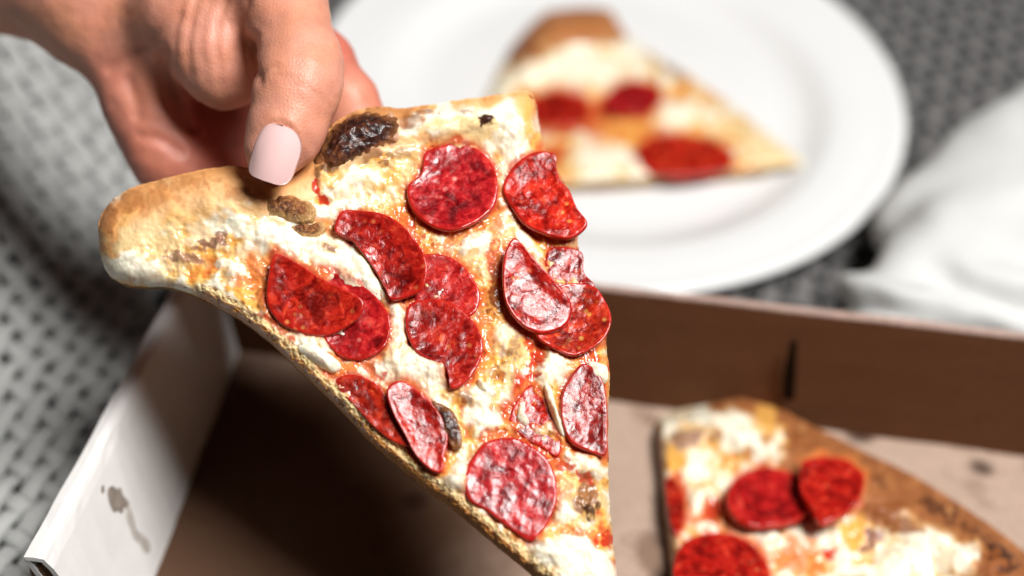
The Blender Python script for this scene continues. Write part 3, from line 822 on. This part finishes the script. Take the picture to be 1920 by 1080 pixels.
f1 = [('gold', 450, 470, 200, 60, 20, 0.5), ('cream', 300, 470, 80, 45, 5), ('white', 250, 500, 60, 28, 5), ('white', 480, 440, 95, 36, 24), ('white', 560, 470, 90, 40, 35), ('white', 640, 500, 75, 42, 45), ('white', 690, 535, 40, 30, 20),
      ('cream', 720, 320, 90, 45, -20), ('gold', 730, 340, 40, 18, -30, 0.7), ('white', 655, 345, 60, 22, -20), ('white', 830, 232, 110, 28, -6), ('white', 940, 240, 60, 48, 20), ('cream', 880, 250, 90, 30, 0), ('white', 960, 290, 30, 60, 10),
      ('cream', 900, 470, 70, 45, -15), ('white', 890, 460, 45, 22, -20), ('orange', 860, 445, 70, 10, -25, 0.8), ('orange', 745, 410, 30, 40, 0, 0.7), ('orange', 930, 430, 14, 60, 10, 0.7),
      ('orange', 470, 520, 42, 45, 30, 0.9), ('white', 435, 500, 30, 18, 20), ('gold', 460, 560, 40, 20, 35), ('brown', 495, 575, 16, 34, -10, 0.8), ('sauce', 520, 620, 60, 14, 40, 0.9),
      ('white', 590, 655, 62, 26, 38), ('orange', 640, 690, 36, 22, 40), ('sauce', 610, 700, 28, 12, 45, 0.8), ('white', 765, 690, 88, 42, 14), ('white', 790, 695, 60, 34, 14), ('orange', 725, 650, 50, 14, -40, 0.7), ('white', 745, 620, 26, 50, 10),
      ('gold', 930, 640, 50, 60, 20, 0.8), ('white', 950, 630, 28, 50, 15, 0.7), ('brown', 915, 585, 26, 30, 0, 0.75), ('gold', 905, 700, 40, 40, 0), ('white', 905, 770, 38, 60, 10), ('white', 880, 735, 46, 24, 10), ('brown', 945, 700, 26, 22, 0, 0.55), ('cream', 965, 680, 24, 50, 10),
      ('sauce', 1000, 690, 12, 60, 8), ('sauce', 985, 780, 50, 70, 0), ('orange', 935, 830, 50, 18, -10, 0.8), ('white', 1040, 690, 28, 32, 0), ('white', 865, 880, 22, 32, 10), ('white', 850, 905, 24, 18, 30), ('gold', 835, 870, 18, 26, 20),
      ('orange', 1060, 860, 34, 14, 10), ('white', 1090, 870, 40, 22, 10), ('white', 1110, 890, 24, 26, 0), ('brown', 1115, 900, 20, 14, 30, 0.4), ('cream', 1075, 960, 42, 60, 10), ('white', 1060, 950, 26, 34, 10), ('brown', 1098, 935, 30, 32, 0, 0.85), ('dark', 1105, 962, 12, 14, 0, 0.9), ('dark', 1120, 950, 6, 10, 0, 0.9), ('sauce', 1098, 895, 20, 12, 20, 0.9),
      ('white', 1080, 1050, 90, 48, 20), ('white', 1020, 1030, 50, 26, 40), ('sauce', 1140, 1012, 16, 22, 0), ('gold', 1040, 1000, 40, 10, -20, 0.8),
      ('sauce', 608, 375, 18, 9, 40), ('sauce', 592, 350, 9, 14, 10), ('orange', 600, 420, 26, 14, 30, 0.6), ('grey', 395, 458, 38, 10, -16, 0.85), ('grey', 415, 445, 12, 12, 0, 0.8), ('grey', 345, 485, 40, 13, 8, 0.75), ('brown', 617, 470, 14, 9, 20, 0.8), ('brown', 655, 440, 8, 12, 0, 0.4), ('toast', 450, 365, 34, 18, 5, 0.55), ('toast', 285, 380, 40, 20, -20, 0.5), ('toast', 205, 410, 18, 34, 20, 0.7),
      ('dark', 910, 233, 15, 11, 0, 1.0), ('brown', 800, 217, 30, 7, -4, 0.7), ('brown', 872, 218, 14, 6, 0, 0.5), ('brown', 720, 305, 14, 10, 0, 0.8), ('brown', 748, 290, 38, 13, -8, 0.5), ('gold', 620, 330, 22, 24, 0, 0.8), ('dark', 600, 320, 12, 18, 20, 0.7), ('brown', 695, 272, 72, 26, -30, 0.8), ('dark', 632, 300, 34, 24, -45, 0.8), ('toast', 715, 222, 95, 24, -8, 0.7), ('brown', 770, 235, 26, 16, 0, 0.6),
      ('orange', 905, 640, 26, 60, 20, 0.8), ('sauce', 775, 440, 36, 16, 35, 0.8), ('sauce', 925, 500, 16, 46, 0, 0.8), ('brown', 932, 560, 20, 34, 0, 0.8), ('sauce', 690, 692, 46, 13, 40, 0.8), ('brown', 868, 745, 24, 13, 30, 0.7),
      ('sauce', 1045, 868, 40, 14, 10, 0.9), ('brown', 965, 655, 12, 30, 10, 0.6), ('sauce', 1012, 655, 14, 40, 10, 0.9), ('sauce', 925, 815, 34, 12, -15, 0.8), ('orange', 1085, 1000, 40, 12, 10, 0.8), ('toast', 350, 345, 60, 14, -10, 0.5), ('toast', 240, 385, 36, 20, -35, 0.6),
      ('gold', 990, 230, 10, 40, 0, 0.6), ('orange', 1005, 225, 8, 24, 0, 0.5)]
edge_left = [(385, 564), (440, 594), (490, 628), (560, 694), (620, 750), (700, 833), (770, 893), (850, 955), (930, 1022), (1000, 1080), (1110, 1170)]
edges1 = [(edge_left, 30, (0.70, 0.50, 0.25), (0.50, 0.20, 0.045))]
def bend1(x, y):
    return 0.010 * sstep(520, 180, x) ** 1.2 * -1 + 0.004 * np.sin(np.clip((x - 600) / 500, -1, 1) * 1.5) * 0
peps = [  # outline, lift, tilt(x,y), cup, thick
    ([(797, 283), (827, 273), (857, 267), (890, 275), (913, 293), (928, 320), (933, 353), (928, 387), (907, 410), (877, 428), (840, 436), (800, 420), (772, 392), (763, 350), (787, 328), (793, 305)], 0.0030, (0.0006, 0.0010), 0.0010, 0.0030),
    ([(1005, 286), (1040, 290), (1043, 313), (1050, 340), (1067, 360), (1080, 393), (1100, 425), (1077, 447), (1053, 450), (1017, 440), (983, 420), (960, 387), (943, 353), (953, 323), (973, 300)], 0.0040, (0.0014, 0.0), 0.0010, 0.0034),
    ([(790, 478), (836, 480), (868, 499), (891, 531), (900, 560), (888, 590), (850, 600), (790, 600), (750, 575), (740, 540), (760, 500)], 0.0012, (0.0006, 0.0), 0.0006, 0.0022),
    ([(640, 398), (680, 397), (723, 407), (760, 433), (787, 467), (800, 500), (798, 530), (788, 548), (765, 556), (735, 562), (722, 540), (701, 503), (677, 472), (655, 445), (627, 432)], 0.0034, (0.0012, -0.0010), 0.0014, 0.0026),
    ([(598, 513), (638, 515), (677, 535), (709, 563), (729, 594), (731, 626), (721, 654), (697, 670), (670, 677), (642, 670), (622, 654), (606, 630), (590, 585), (585, 540)], 0.0014, (0.0008, 0.0), 0.0012, 0.0026),
    ([(515, 480), (555, 495), (598, 523), (646, 547), (681, 567), (679, 590), (654, 610), (614, 626), (571, 622), (531, 606), (507, 582), (499, 559), (503, 519)], 0.0042, (0.0012, -0.0022), 0.0008, 0.0036),
    ([(769, 567), (812, 559), (852, 571), (883, 598), (901, 630), (905, 662), (891, 697), (871, 721), (846, 731), (841, 706), (830, 684), (806, 676), (784, 664), (768, 638), (760, 604)], 0.0028, (0.0010, 0.0006), 0.0008, 0.0028),
    ([(1034, 464), (1089, 472), (1095, 511), (1115, 538), (1080, 555), (1040, 540), (1022, 500)], 0.0008, (0, 0), 0.0004, 0.0018),
    ([(1060, 533), (1109, 535), (1133, 563), (1145, 598), (1137, 630), (1113, 654), (1073, 670), (1034, 654), (1004, 630), (1000, 590), (1020, 555)], 0.0024, (0.0006, 0.0008), 0.0014, 0.0028),
    ([(955, 459), (968, 455), (994, 483), (1018, 507), (1046, 535), (1069, 559), (1074, 586), (1058, 610), (1022, 623), (994, 618), (966, 598), (947, 567), (941, 527), (943, 487)], 0.0052, (-0.0012, -0.0016), 0.0012, 0.0036),
    ([(630, 709), (662, 701), (693, 713), (717, 733), (735, 776), (757, 812), (775, 838), (741, 830), (701, 800), (662, 757), (638, 733)], 0.0020, (0.0010, -0.0004), 0.0005, 0.0022),
    ([(733, 721), (757, 717), (788, 737), (816, 765), (836, 796), (840, 828), (832, 860), (829, 885), (807, 881), (779, 853), (759, 817), (737, 777), (725, 740)], 0.0032, (-0.0006, -0.0004), 0.0008, 0.0028),
    ([(974, 742), (998, 722), (1022, 742), (1034, 781), (1050, 825), (1046, 857), (1018, 841), (982, 821), (955, 790)], 0.0006, (0, 0), 0.0003, 0.0018),
    ([(1078, 694), (1098, 682), (1126, 706), (1137, 750), (1138, 809), (1136, 853), (1110, 849), (1070, 829), (1054, 789), (1054, 738)], 0.0022, (0.0004, 0), 0.0006, 0.0026),
    ([(911, 829), (959, 821), (998, 837), (1026, 861), (1042, 897), (1044, 937), (1030, 977), (1006, 1009), (992, 1014), (959, 993), (911, 957), (879, 937), (872, 905), (879, 869)], 0.0026, (0.0002, -0.0002), 0.0004, 0.0026),
]
held = Slice('pizza_slice', 'pepperoni pizza slice held up by the hand in front', HELD, out1, (780, 500), crust1, f1, 56, edges1, 1500, 330, 0.0070, 0.0058, 6350., bend1, 2.0, 0.30, [p[0] for p in peps])

for q, (poly, lift, tilt, cup, th) in enumerate(peps):
    topping(held, 'pepperoni', poly, M_PEP, lift * 0.72 - 0.0007 + (0.0011 if q in (3, 5, 6, 9, 11) else 0), th * 0.62, tilt, cup, 0.00011, q * 3.7, 33)
topping(held, 'charred_bubble', [(588, 312), (592, 270), (618, 232), (655, 206), (705, 200), (750, 207), (764, 226), (750, 256), (712, 280), (680, 296), (648, 314), (615, 326)], M_CHAR, -0.003, 0.005, (0, 0), -0.001, 0.0006, 4.0, 41, 0.0052, ragged=0.12)
topping(held, 'browned_blister', [(486, 384), (497, 366), (520, 356), (548, 357), (570, 366), (588, 382), (590, 400), (572, 412), (548, 410), (522, 400), (500, 398)], M_BLISTER, -0.001, 0.003, (0, 0), -0.001, 0.0005, 8.0, 27, 0.0022, ragged=0.14)
topping(held, 'browned_blister', [(540, 424), (560, 416), (585, 418), (604, 412), (611, 424), (600, 438), (575, 442), (552, 436)], M_BLISTER, 0.0002, 0.002, (0, 0), -0.0006, 0.0003, 12.0, 19, 0.0014, ragged=0.1)
topping(held, 'curled_edge', [(811, 750), (838, 762), (856, 780), (866, 815), (864, 838), (848, 838), (838, 815), (826, 785)], M_CHAR, 0.0022, 0.002, (0.0004, 0), 0.0004, 0.0004, 15.0, 19, 0.0012, ragged=0.1)
def cblob(poly, lift, dome, seed, col=WHITE, thick=0.0018):
    topping(held, 'cheese_blob', poly, M_CHEESE, lift - 0.0012, thick + 0.0015, (0, 0), -0.0008, 0.0004, seed, 23, dome + 0.0006, col, 0.75)
cblob([(1106, 674), (1138, 682), (1143, 705), (1132, 716), (1114, 712), (1102, 692)], 0.0030, 0.0010, 23)
cblob([(1022, 716), (1033, 722), (1044, 760), (1056, 800), (1060, 815), (1050, 806), (1036, 772), (1024, 738)], 0.0030, 0.0006, 25, WHITE, 0.0012)
cblob([(897, 706), (905, 712), (914, 722), (932, 733), (922, 742), (905, 734), (896, 722)], 0.0016, 0.0008, 27)
cblob([(975, 757), (986, 752), (984, 774), (994, 788), (986, 796), (972, 786), (971, 770)], 0.0020, 0.0008, 29)
cblob([(668, 455), (690, 480), (712, 520), (728, 548), (716, 560), (690, 548), (668, 520), (650, 490), (648, 465)], 0.0008, 0.0010, 31)
cblob([(590, 640), (625, 662), (640, 684), (622, 694), (590, 678), (562, 656), (560, 640)], 0.0006, 0.0016, 33)

# ---- the slice lying in the box
INBOX = Surf((0, 0, 0.0022), (0, 0, 1))
out2 = [(1229, 800), (1262, 776), (1330, 760), (1395, 768), (1440, 775), (1500, 806), (1600, 855), (1720, 915), (1840, 992), (1930, 1062), (2010, 1160), (1980, 1260), (1800, 1330), (1500, 1340), (1290, 1300), (1262, 1180), (1254, 1080), (1244, 980), (1234, 880)]
crust2 = [(1390, 775), (1460, 812), (1600, 890), (1720, 950), (1850, 1040), (1960, 1150), (1980, 1240)]
f2 = [('white', 1370, 815, 110, 40, 25), ('white', 1300, 850, 44, 60, 0), ('brown', 1290, 830, 48, 22, -10, 0.8), ('gold', 1260, 870, 30, 22, 0), ('gold', 1440, 800, 40, 24, 40, 0.8), ('sauce', 1268, 940, 22, 60, 0, 0.9), ('sauce', 1330, 965, 70, 40, 0, 0.75), ('sauce', 1335, 950, 26, 24, 0, 0.9), ('sauce', 1480, 1000, 110, 16, 0, 0.6), ('white', 1310, 935, 22, 26, 0), ('white', 1325, 985, 26, 12, 0),
      ('white', 1490, 1010, 70, 24, -12), ('white', 1570, 1000, 14, 30, 0), ('orange', 1500, 1045, 60, 40, 0, 0.8), ('gold', 1600, 1000, 40, 36, 0), ('sauce', 1555, 1040, 14, 12, 0), ('grey', 1635, 1010, 26, 20, -30, 1.0), ('brown', 1670, 960, 50, 14, 0, 0.8), ('white', 1730, 1030, 64, 50, 0), ('white', 1800, 1050, 36, 34, 10), ('white', 1690, 1060, 40, 34, 0), ('brown', 1860, 1060, 26, 40, -30, 0.9), ('white', 1450, 1130, 60, 40, 0), ('orange', 1600, 1150, 100, 60, 0, 0.7), ('brown', 1510, 835, 40, 14, 30, 0.6), ('dark', 1760, 965, 50, 14, 32, 0.7), ('dark', 1880, 1050, 40, 16, 45, 0.9), ('dark', 1640, 905, 36, 10, 25, 0.5), ('brown', 1700, 990, 40, 18, 20, 0.8), ('dark', 1830, 1010, 30, 10, 40, 0.6), ('white', 1430, 1010, 40, 20, 0)]
edges2 = [([(1229, 800), (1234, 880), (1244, 980), (1254, 1080), (1262, 1180)], 14, (0.45, 0.25, 0.1), (0.2, 0.08, 0.03))]
peps2 = [
    ([(1362, 930), (1385, 893), (1430, 878), (1480, 888), (1515, 910), (1522, 945), (1500, 975), (1450, 990), (1400, 988), (1370, 965)], 0.0032, (0, 0.0006), 0.0012, 0.003),
    ([(1505, 870), (1545, 862), (1590, 872), (1618, 900), (1610, 940), (1575, 968), (1540, 978), (1520, 950), (1500, 910)], 0.0042, (0.001, -0.0010), 0.0014, 0.003),
    ([(1262, 1060), (1280, 1020), (1330, 1000), (1390, 1010), (1430, 1045), (1442, 1090), (1400, 1140), (1320, 1150), (1270, 1110)], 0.0026, (0, 0), 0.0008, 0.003),
    ([(1248, 905), (1262, 898), (1280, 925), (1284, 970), (1272, 1000), (1258, 985)], 0.0008, (0, 0), 0.0002, 0.002)]
boxed = Slice('pizza_slice', 'pepperoni pizza slice with browned crust lying in the open box', INBOX, out2, (1500, 1040), crust2, f2, 74, edges2, 700, 150, 0.011, 0.010, 4900., None, 13.0, 0.95, [p[0] for p in peps2], (0.50, 0.40, 0.34))
for q, (poly, lift, tilt, cup, th) in enumerate(peps2):
    topping(boxed, 'pepperoni', poly, M_PEP, lift, th, tilt, cup, 0.0003, 50 + q * 2.9, 23)

# ---- the slice on the plate
ONPL = Surf(PC - PN * 0.0138, PN)
out3 = [(1012, 40), (1060, 26), (1130, 30), (1165, 62), (1215, 98), (1300, 150), (1400, 222), (1480, 282), (1516, 306), (1490, 318), (1400, 328), (1250, 342), (1120, 350), (1000, 356), (900, 352), (880, 300), (905, 200), (950, 110)]
crust3 = [(1140, 48), (1085, 48), (1035, 56), (985, 105)]
f3 = [('white', 1080, 140, 110, 36, 5), ('white', 1090, 125, 80, 40, 0), ('sauce', 1080, 200, 100, 28, 5, 0.9), ('sauce', 1030, 220, 90, 42, 0, 0.8), ('toast', 1090, 60, 90, 26, 0, 0.8), ('sauce', 1110, 222, 120, 34, 0, 0.75), ('brown', 1255, 130, 50, 14, 40, 0.8), ('white', 1270, 215, 44, 34, 20), ('gold', 1180, 250, 70, 34, 10), ('orange', 1130, 250, 50, 30, 0, 0.6), ('white', 1150, 300, 90, 28, 0), ('sauce', 1230, 255, 50, 22, 10, 0.6), ('cream', 1400, 260, 80, 28, 38), ('pale', 1440, 285, 60, 24, 30), ('brown', 1000, 105, 30, 20, 20, 0.8), ('toast', 1080, 48, 80, 18, 0, 0.9)]
edges3 = [([(1000, 356), (1120, 350), (1250, 342), (1400, 328), (1490, 318)], 12, (0.5, 0.36, 0.18), (0.3, 0.18, 0.08))]
peps3 = [
    ([(1130, 195), (1150, 168), (1190, 155), (1230, 165), (1240, 188), (1215, 212), (1175, 218), (1140, 212)], 0.003, (0, 0), 0.002, 0.003),
    ([(1190, 285), (1215, 262), (1270, 255), (1330, 262), (1370, 285), (1372, 310), (1330, 326), (1260, 332), (1210, 318)], 0.003, (0, 0), 0.001, 0.003),
    ([(985, 195), (1010, 178), (1060, 174), (1100, 190), (1104, 215), (1070, 235), (1020, 232), (992, 216)], 0.002, (0, 0), 0.001, 0.003)]
plated = Slice('pizza_slice', 'pepperoni pizza slice lying on the round white plate', ONPL, out3, (1120, 200), crust3, f3, 40, edges3, 600, 110, 0.008, 0.012, 3600., None, 29.0, 0.8, [p[0] for p in peps3], (0.55, 0.45, 0.38))
for q, (poly, lift, tilt, cup, th) in enumerate(peps3):
    topping(plated, 'pepperoni', poly, M_PEP, lift - 0.0015, th, tilt, cup, 0.0003, 80 + q * 2.9, 21)

# ================================================================== the hand
U = 0.42 / FPX
def hc(*pts):
    """chain of joints (px, py, depth in cm, radius in px at the slice)"""
    out = []
    for a, b in zip(pts[:-1], pts[1:]):
        out.append((C3(a[0], a[1], a[2] / 100), C3(b[0], b[1], b[2] / 100), a[3] * U, b[3] * U))
    return out
caps = []
caps += hc((-260, -230, 52, 190), (20, -90, 49.5, 165), (190, 0, 47.5, 140))                     # forearm, wrist
caps += hc((190, 0, 47.5, 140), (330, 60, 47.5, 110), (450, 40, 47.5, 110))                        # hand root
caps += hc((230, 90, 47.0, 88), (275, 200, 47.0, 74), (318, 290, 47.2, 72), (420, 400, 47.5, 60), (520, 440, 46.8, 50))   # little-finger side
caps += hc((330, 120, 49.0, 80), (400, 240, 49.2, 75), (470, 350, 48.6, 60), (600, 430, 47.2, 50))  # ring finger
caps += hc((430, 110, 49.5, 85), (500, 230, 49.2, 70), (570, 330, 48.2, 58), (680, 400, 47.2, 48))  # middle finger
caps += hc((520, 60, 48.5, 85), (600, 120, 47.6, 62), (650, 188, 46.4, 52), (676, 260, 46.4, 48), (740, 340, 46.4, 44))    # index finger
thenar = hc((360, 20, 45.2, 100), (410, 95, 44.6, 92), (425, 130, 44.6, 78)) + hc((360, 20, 45.2, 100), (520, -40, 44.2, 92))
thumb = hc((470, -80, 44.6, 100), (535, 20, 43.3, 80), (564, 120, 42.0, 76), (558, 165, 41.6, 77), (535, 245, 41.35, 68), (515, 282, 41.2, 57))
h = 0.0013
allc = caps + thenar + thumb
lo = np.min([np.minimum(c[0], c[1]) - max(c[2], c[3]) for c in allc], 0) - 0.008
hi = np.max([np.maximum(c[0], c[1]) + max(c[2], c[3]) for c in allc], 0) + 0.008
lo[0] = max(lo[0], -0.26); 
X = grid(lo, hi, h)
def smin(a, b, k):
    hh = np.clip(k - np.abs(a - b), 0, None) / k
    return np.minimum(a, b) - hh * hh * k * 0.25
D = sdf_caps(caps, X, 0.010)
D = smin(D, sdf_caps(thenar, X, 0.008), 0.016)
D = smin(D, sdf_caps(thumb, X, 0.004), 0.005)
V, F = surface_nets(D, lo, h)
del X, D
V = laplace(V, F, 5)
Nn = vnormals(V, F)
W = cam2world(V); hx, hy, hd = to_px(W)
disp = np.zeros(len(V))
def groove(line_, depth, width, dmin=0, dmax=9, fade=0.0):
    global disp
    d = polydist(hx, hy, line_)
    disp -= depth * np.exp(-(d / width) ** 2) * ((hd > dmin) & (hd < dmax)) * (1 - fade * sstep(90, 190, hy))
# loose skin folds between thumb and palm
for x0, x1, y1, dp in ((326, 338, 150, 0.0005), (352, 366, 180, 0.0009), (374, 400, 205, 0.0005), (404, 428, 215, 0.0008), (428, 446, 205, 0.0004), (446, 462, 180, 0.0007)):
    groove(catmull([(x0 + 18, -5), (x0 + 2, 60), ((x0 + x1) / 2 - 6, 120), (x1, y1), (x1 + 16, y1 + 26)], 14, False), dp, 8, 0.40, 0.462, 0.85)
groove([(476, 70), (470, 110), (484, 150)], 0.0012, 9, 0.40, 0.45)
groove([(486, 140), (502, 128), (520, 124)], 0.0006, 5, 0.39, 0.44)
# knuckle creases of the thumb
for pts, dp, w_ in (([(520, 128), (550, 124), (590, 140), (625, 168)], 0.0005, 4), ([(515, 140), (560, 138), (600, 158), (628, 184)], 0.0004, 3.5), ([(540, 112), (580, 122), (620, 150)], 0.0004, 3.5), ([(545, 152), (590, 170), (622, 200)], 0.0003, 3)):
    groove(catmull(pts, 10, False), dp, w_, 0.38, 0.43)
# palm creases
groove(catmull([(300, 95), (306, 140), (330, 190), (362, 240)], 12, False), 0.0022, 10, 0.42, 0.50)
groove(catmull([(240, 150), (252, 185), (258, 215)], 8, False), 0.0012, 12, 0.42, 0.50)
groove(catmull([(262, 255), (300, 262), (340, 285)], 8, False), 0.0010, 9, 0.42, 0.50)
groove(catmull([(205, 130), (250, 100), (300, 60), (330, 30)], 10, False), 0.0010, 10, 0.42, 0.50)
# nail bed
nb = np.exp(-(((hx - 512) / 52) ** 2 + ((hy - 285) / 55) ** 2) ** 2) * (hd < 0.435)
disp -= 0.0007 * nb
ne = np.sqrt(((hx - 512) * 0.944 + (hy - 286) * 0.33) ** 2 / 47 ** 2 + (-(hx - 512) * 0.33 + (hy - 286) * 0.944) ** 2 / 58 ** 2)
disp += 0.0005 * np.exp(-((ne - 1.17) / 0.13) ** 2) * (hd < 0.425) * sstep(-0.2, -0.7, (-(hx - 512) * 0.33 + (hy - 286) * 0.944) / 58)
disp += 0.0004 * fbm(hx * 0.03, hy * 0.03, 3)
V = V + Nn * disp[:, None]
W = cam2world(V)
SK_TAN = np.array((0.57, 0.23, 0.115)); SK_PINK = np.array((0.47, 0.09, 0.06)); SK_PALE = np.array((0.62, 0.275, 0.19))
mtip = sstep(200, 290, hy) * (hd < 0.44); mpalm = (sstep(0.448, 0.468, hd) * sstep(120, 220, hx))
col = np.tile(SK_PALE, (len(V), 1))
nz = sstep(-0.4, 0.4, fbm(hx * 0.012, hy * 0.012, 3))[:, None]
col = col * (1 - 0.5 * nz) + SK_TAN * 0.5 * nz
mp = (0.75 * mpalm)[:, None]; col = col * (1 - mp) + SK_PINK * mp
hand = empty('hand', cam2world(C3(300, 60, 0.47)[None])[0])
tag(hand, 'hand with pale pink thumbnail pinching the crust of the held slice', 'hand')
mesh_obj('skin', W, F, M_SKIN, hand, True, col)
sub = F[(np.hypot(hx - 512, hy - 285) < 140)[F].all(1)]
SKB = BVHTree.FromPolygons([tuple(v) for v in W], [tuple(int(a) for a in f) for f in sub])
# thumbnail: a curved plate with rounded corners
sel = (np.hypot(hx - 512, hy - 285) < 10) & (hd < 0.44)
dn = to_px(W[sel])[2].min()
NB = Surf(cam2world(C3(512, 285, dn - 0.0016)[None])[0], -_f - 0.06 * _u - 0.10 * _r)
ax = np.array([-0.33, 0.944]); ay = np.array([0.944, 0.33])          # along the nail (to the tip), across
nu_, nv_ = 28, 36
Vn = []
for b_ in (0, 1):
    for v in np.sin(np.linspace(-1, 1, nv_) * math.pi / 2):
        for u in np.linspace(-1, 1, nu_):
            pw = 2.7 if v < 0 else 4.5
            half = 44 * (1 - min(1, abs(v)) ** pw * (1 - 0.0)) ** (1 / pw)
            half = max(half, 0.4)
            lenv = v * 55
            p = np.array([511.0, 287.0]) + ax * lenv + ay * u * half
            hgt = -0.0043 * (abs(u) * half / 47) ** 2.2 - 0.0010 * v * v - b_ * 0.0007
            Vn.append(NB.pt(np.array(p[0]), np.array(p[1]), np.array(hgt)))
Vn = np.array(Vn)
rel = Vn - CAM; r0 = np.linalg.norm(rel, axis=1); dirs = rel / r0[:, None]
push = np.zeros(len(Vn))
for q in range(nu_ * nv_):
    hit = SKB.ray_cast(Vector(CAM), Vector(dirs[q]))[0]
    if hit is not None: push[q] = max(0.0, r0[q] - (np.linalg.norm(np.array(hit) - CAM) - 0.0005))
pg = push[:nu_ * nv_].reshape(nv_, nu_)
raw = pg.copy()
for it in range(40):                                   # an even lift that clears the nail bed without dents
    e_ = np.pad(pg, 1, mode='edge')
    pg = np.maximum((e_[:-2, 1:-1] + e_[2:, 1:-1] + e_[1:-1, :-2] + e_[1:-1, 2:] + 2 * pg) / 6, raw * (it < 28))
pg = np.concatenate([pg.ravel(), pg.ravel()])
Vn = Vn - dirs * pg[:, None]
Fn = []
nn = nu_ * nv_
for j in range(nv_ - 1):
    for i in range(nu_ - 1):
        a = j * nu_ + i
        Fn.append((a, a + 1, a + nu_ + 1, a + nu_)); Fn.append((nn + a, nn + a + nu_, nn + a + nu_ + 1, nn + a + 1))
for j in range(nv_ - 1):
    for i in (0, nu_ - 1):
        a = j * nu_ + i; Fn.append((a, a + nu_, nn + a + nu_, nn + a))
for i in range(nu_ - 1):
    for j in (0, nv_ - 1):
        a = j * nu_ + i; Fn.append((a, a + 1, nn + a + 1, nn + a))
nail = mesh_obj('thumbnail', np.array(Vn), Fn, M_NAIL, hand)
nail['label'] = 'glossy pale pink polished thumbnail'

for o in bpy.data.objects:
    if '_org' in o: del o['_org']
print('TRIS', sum(len(o.data.polygons) * 2 for o in bpy.data.objects if o.type == 'MESH'))
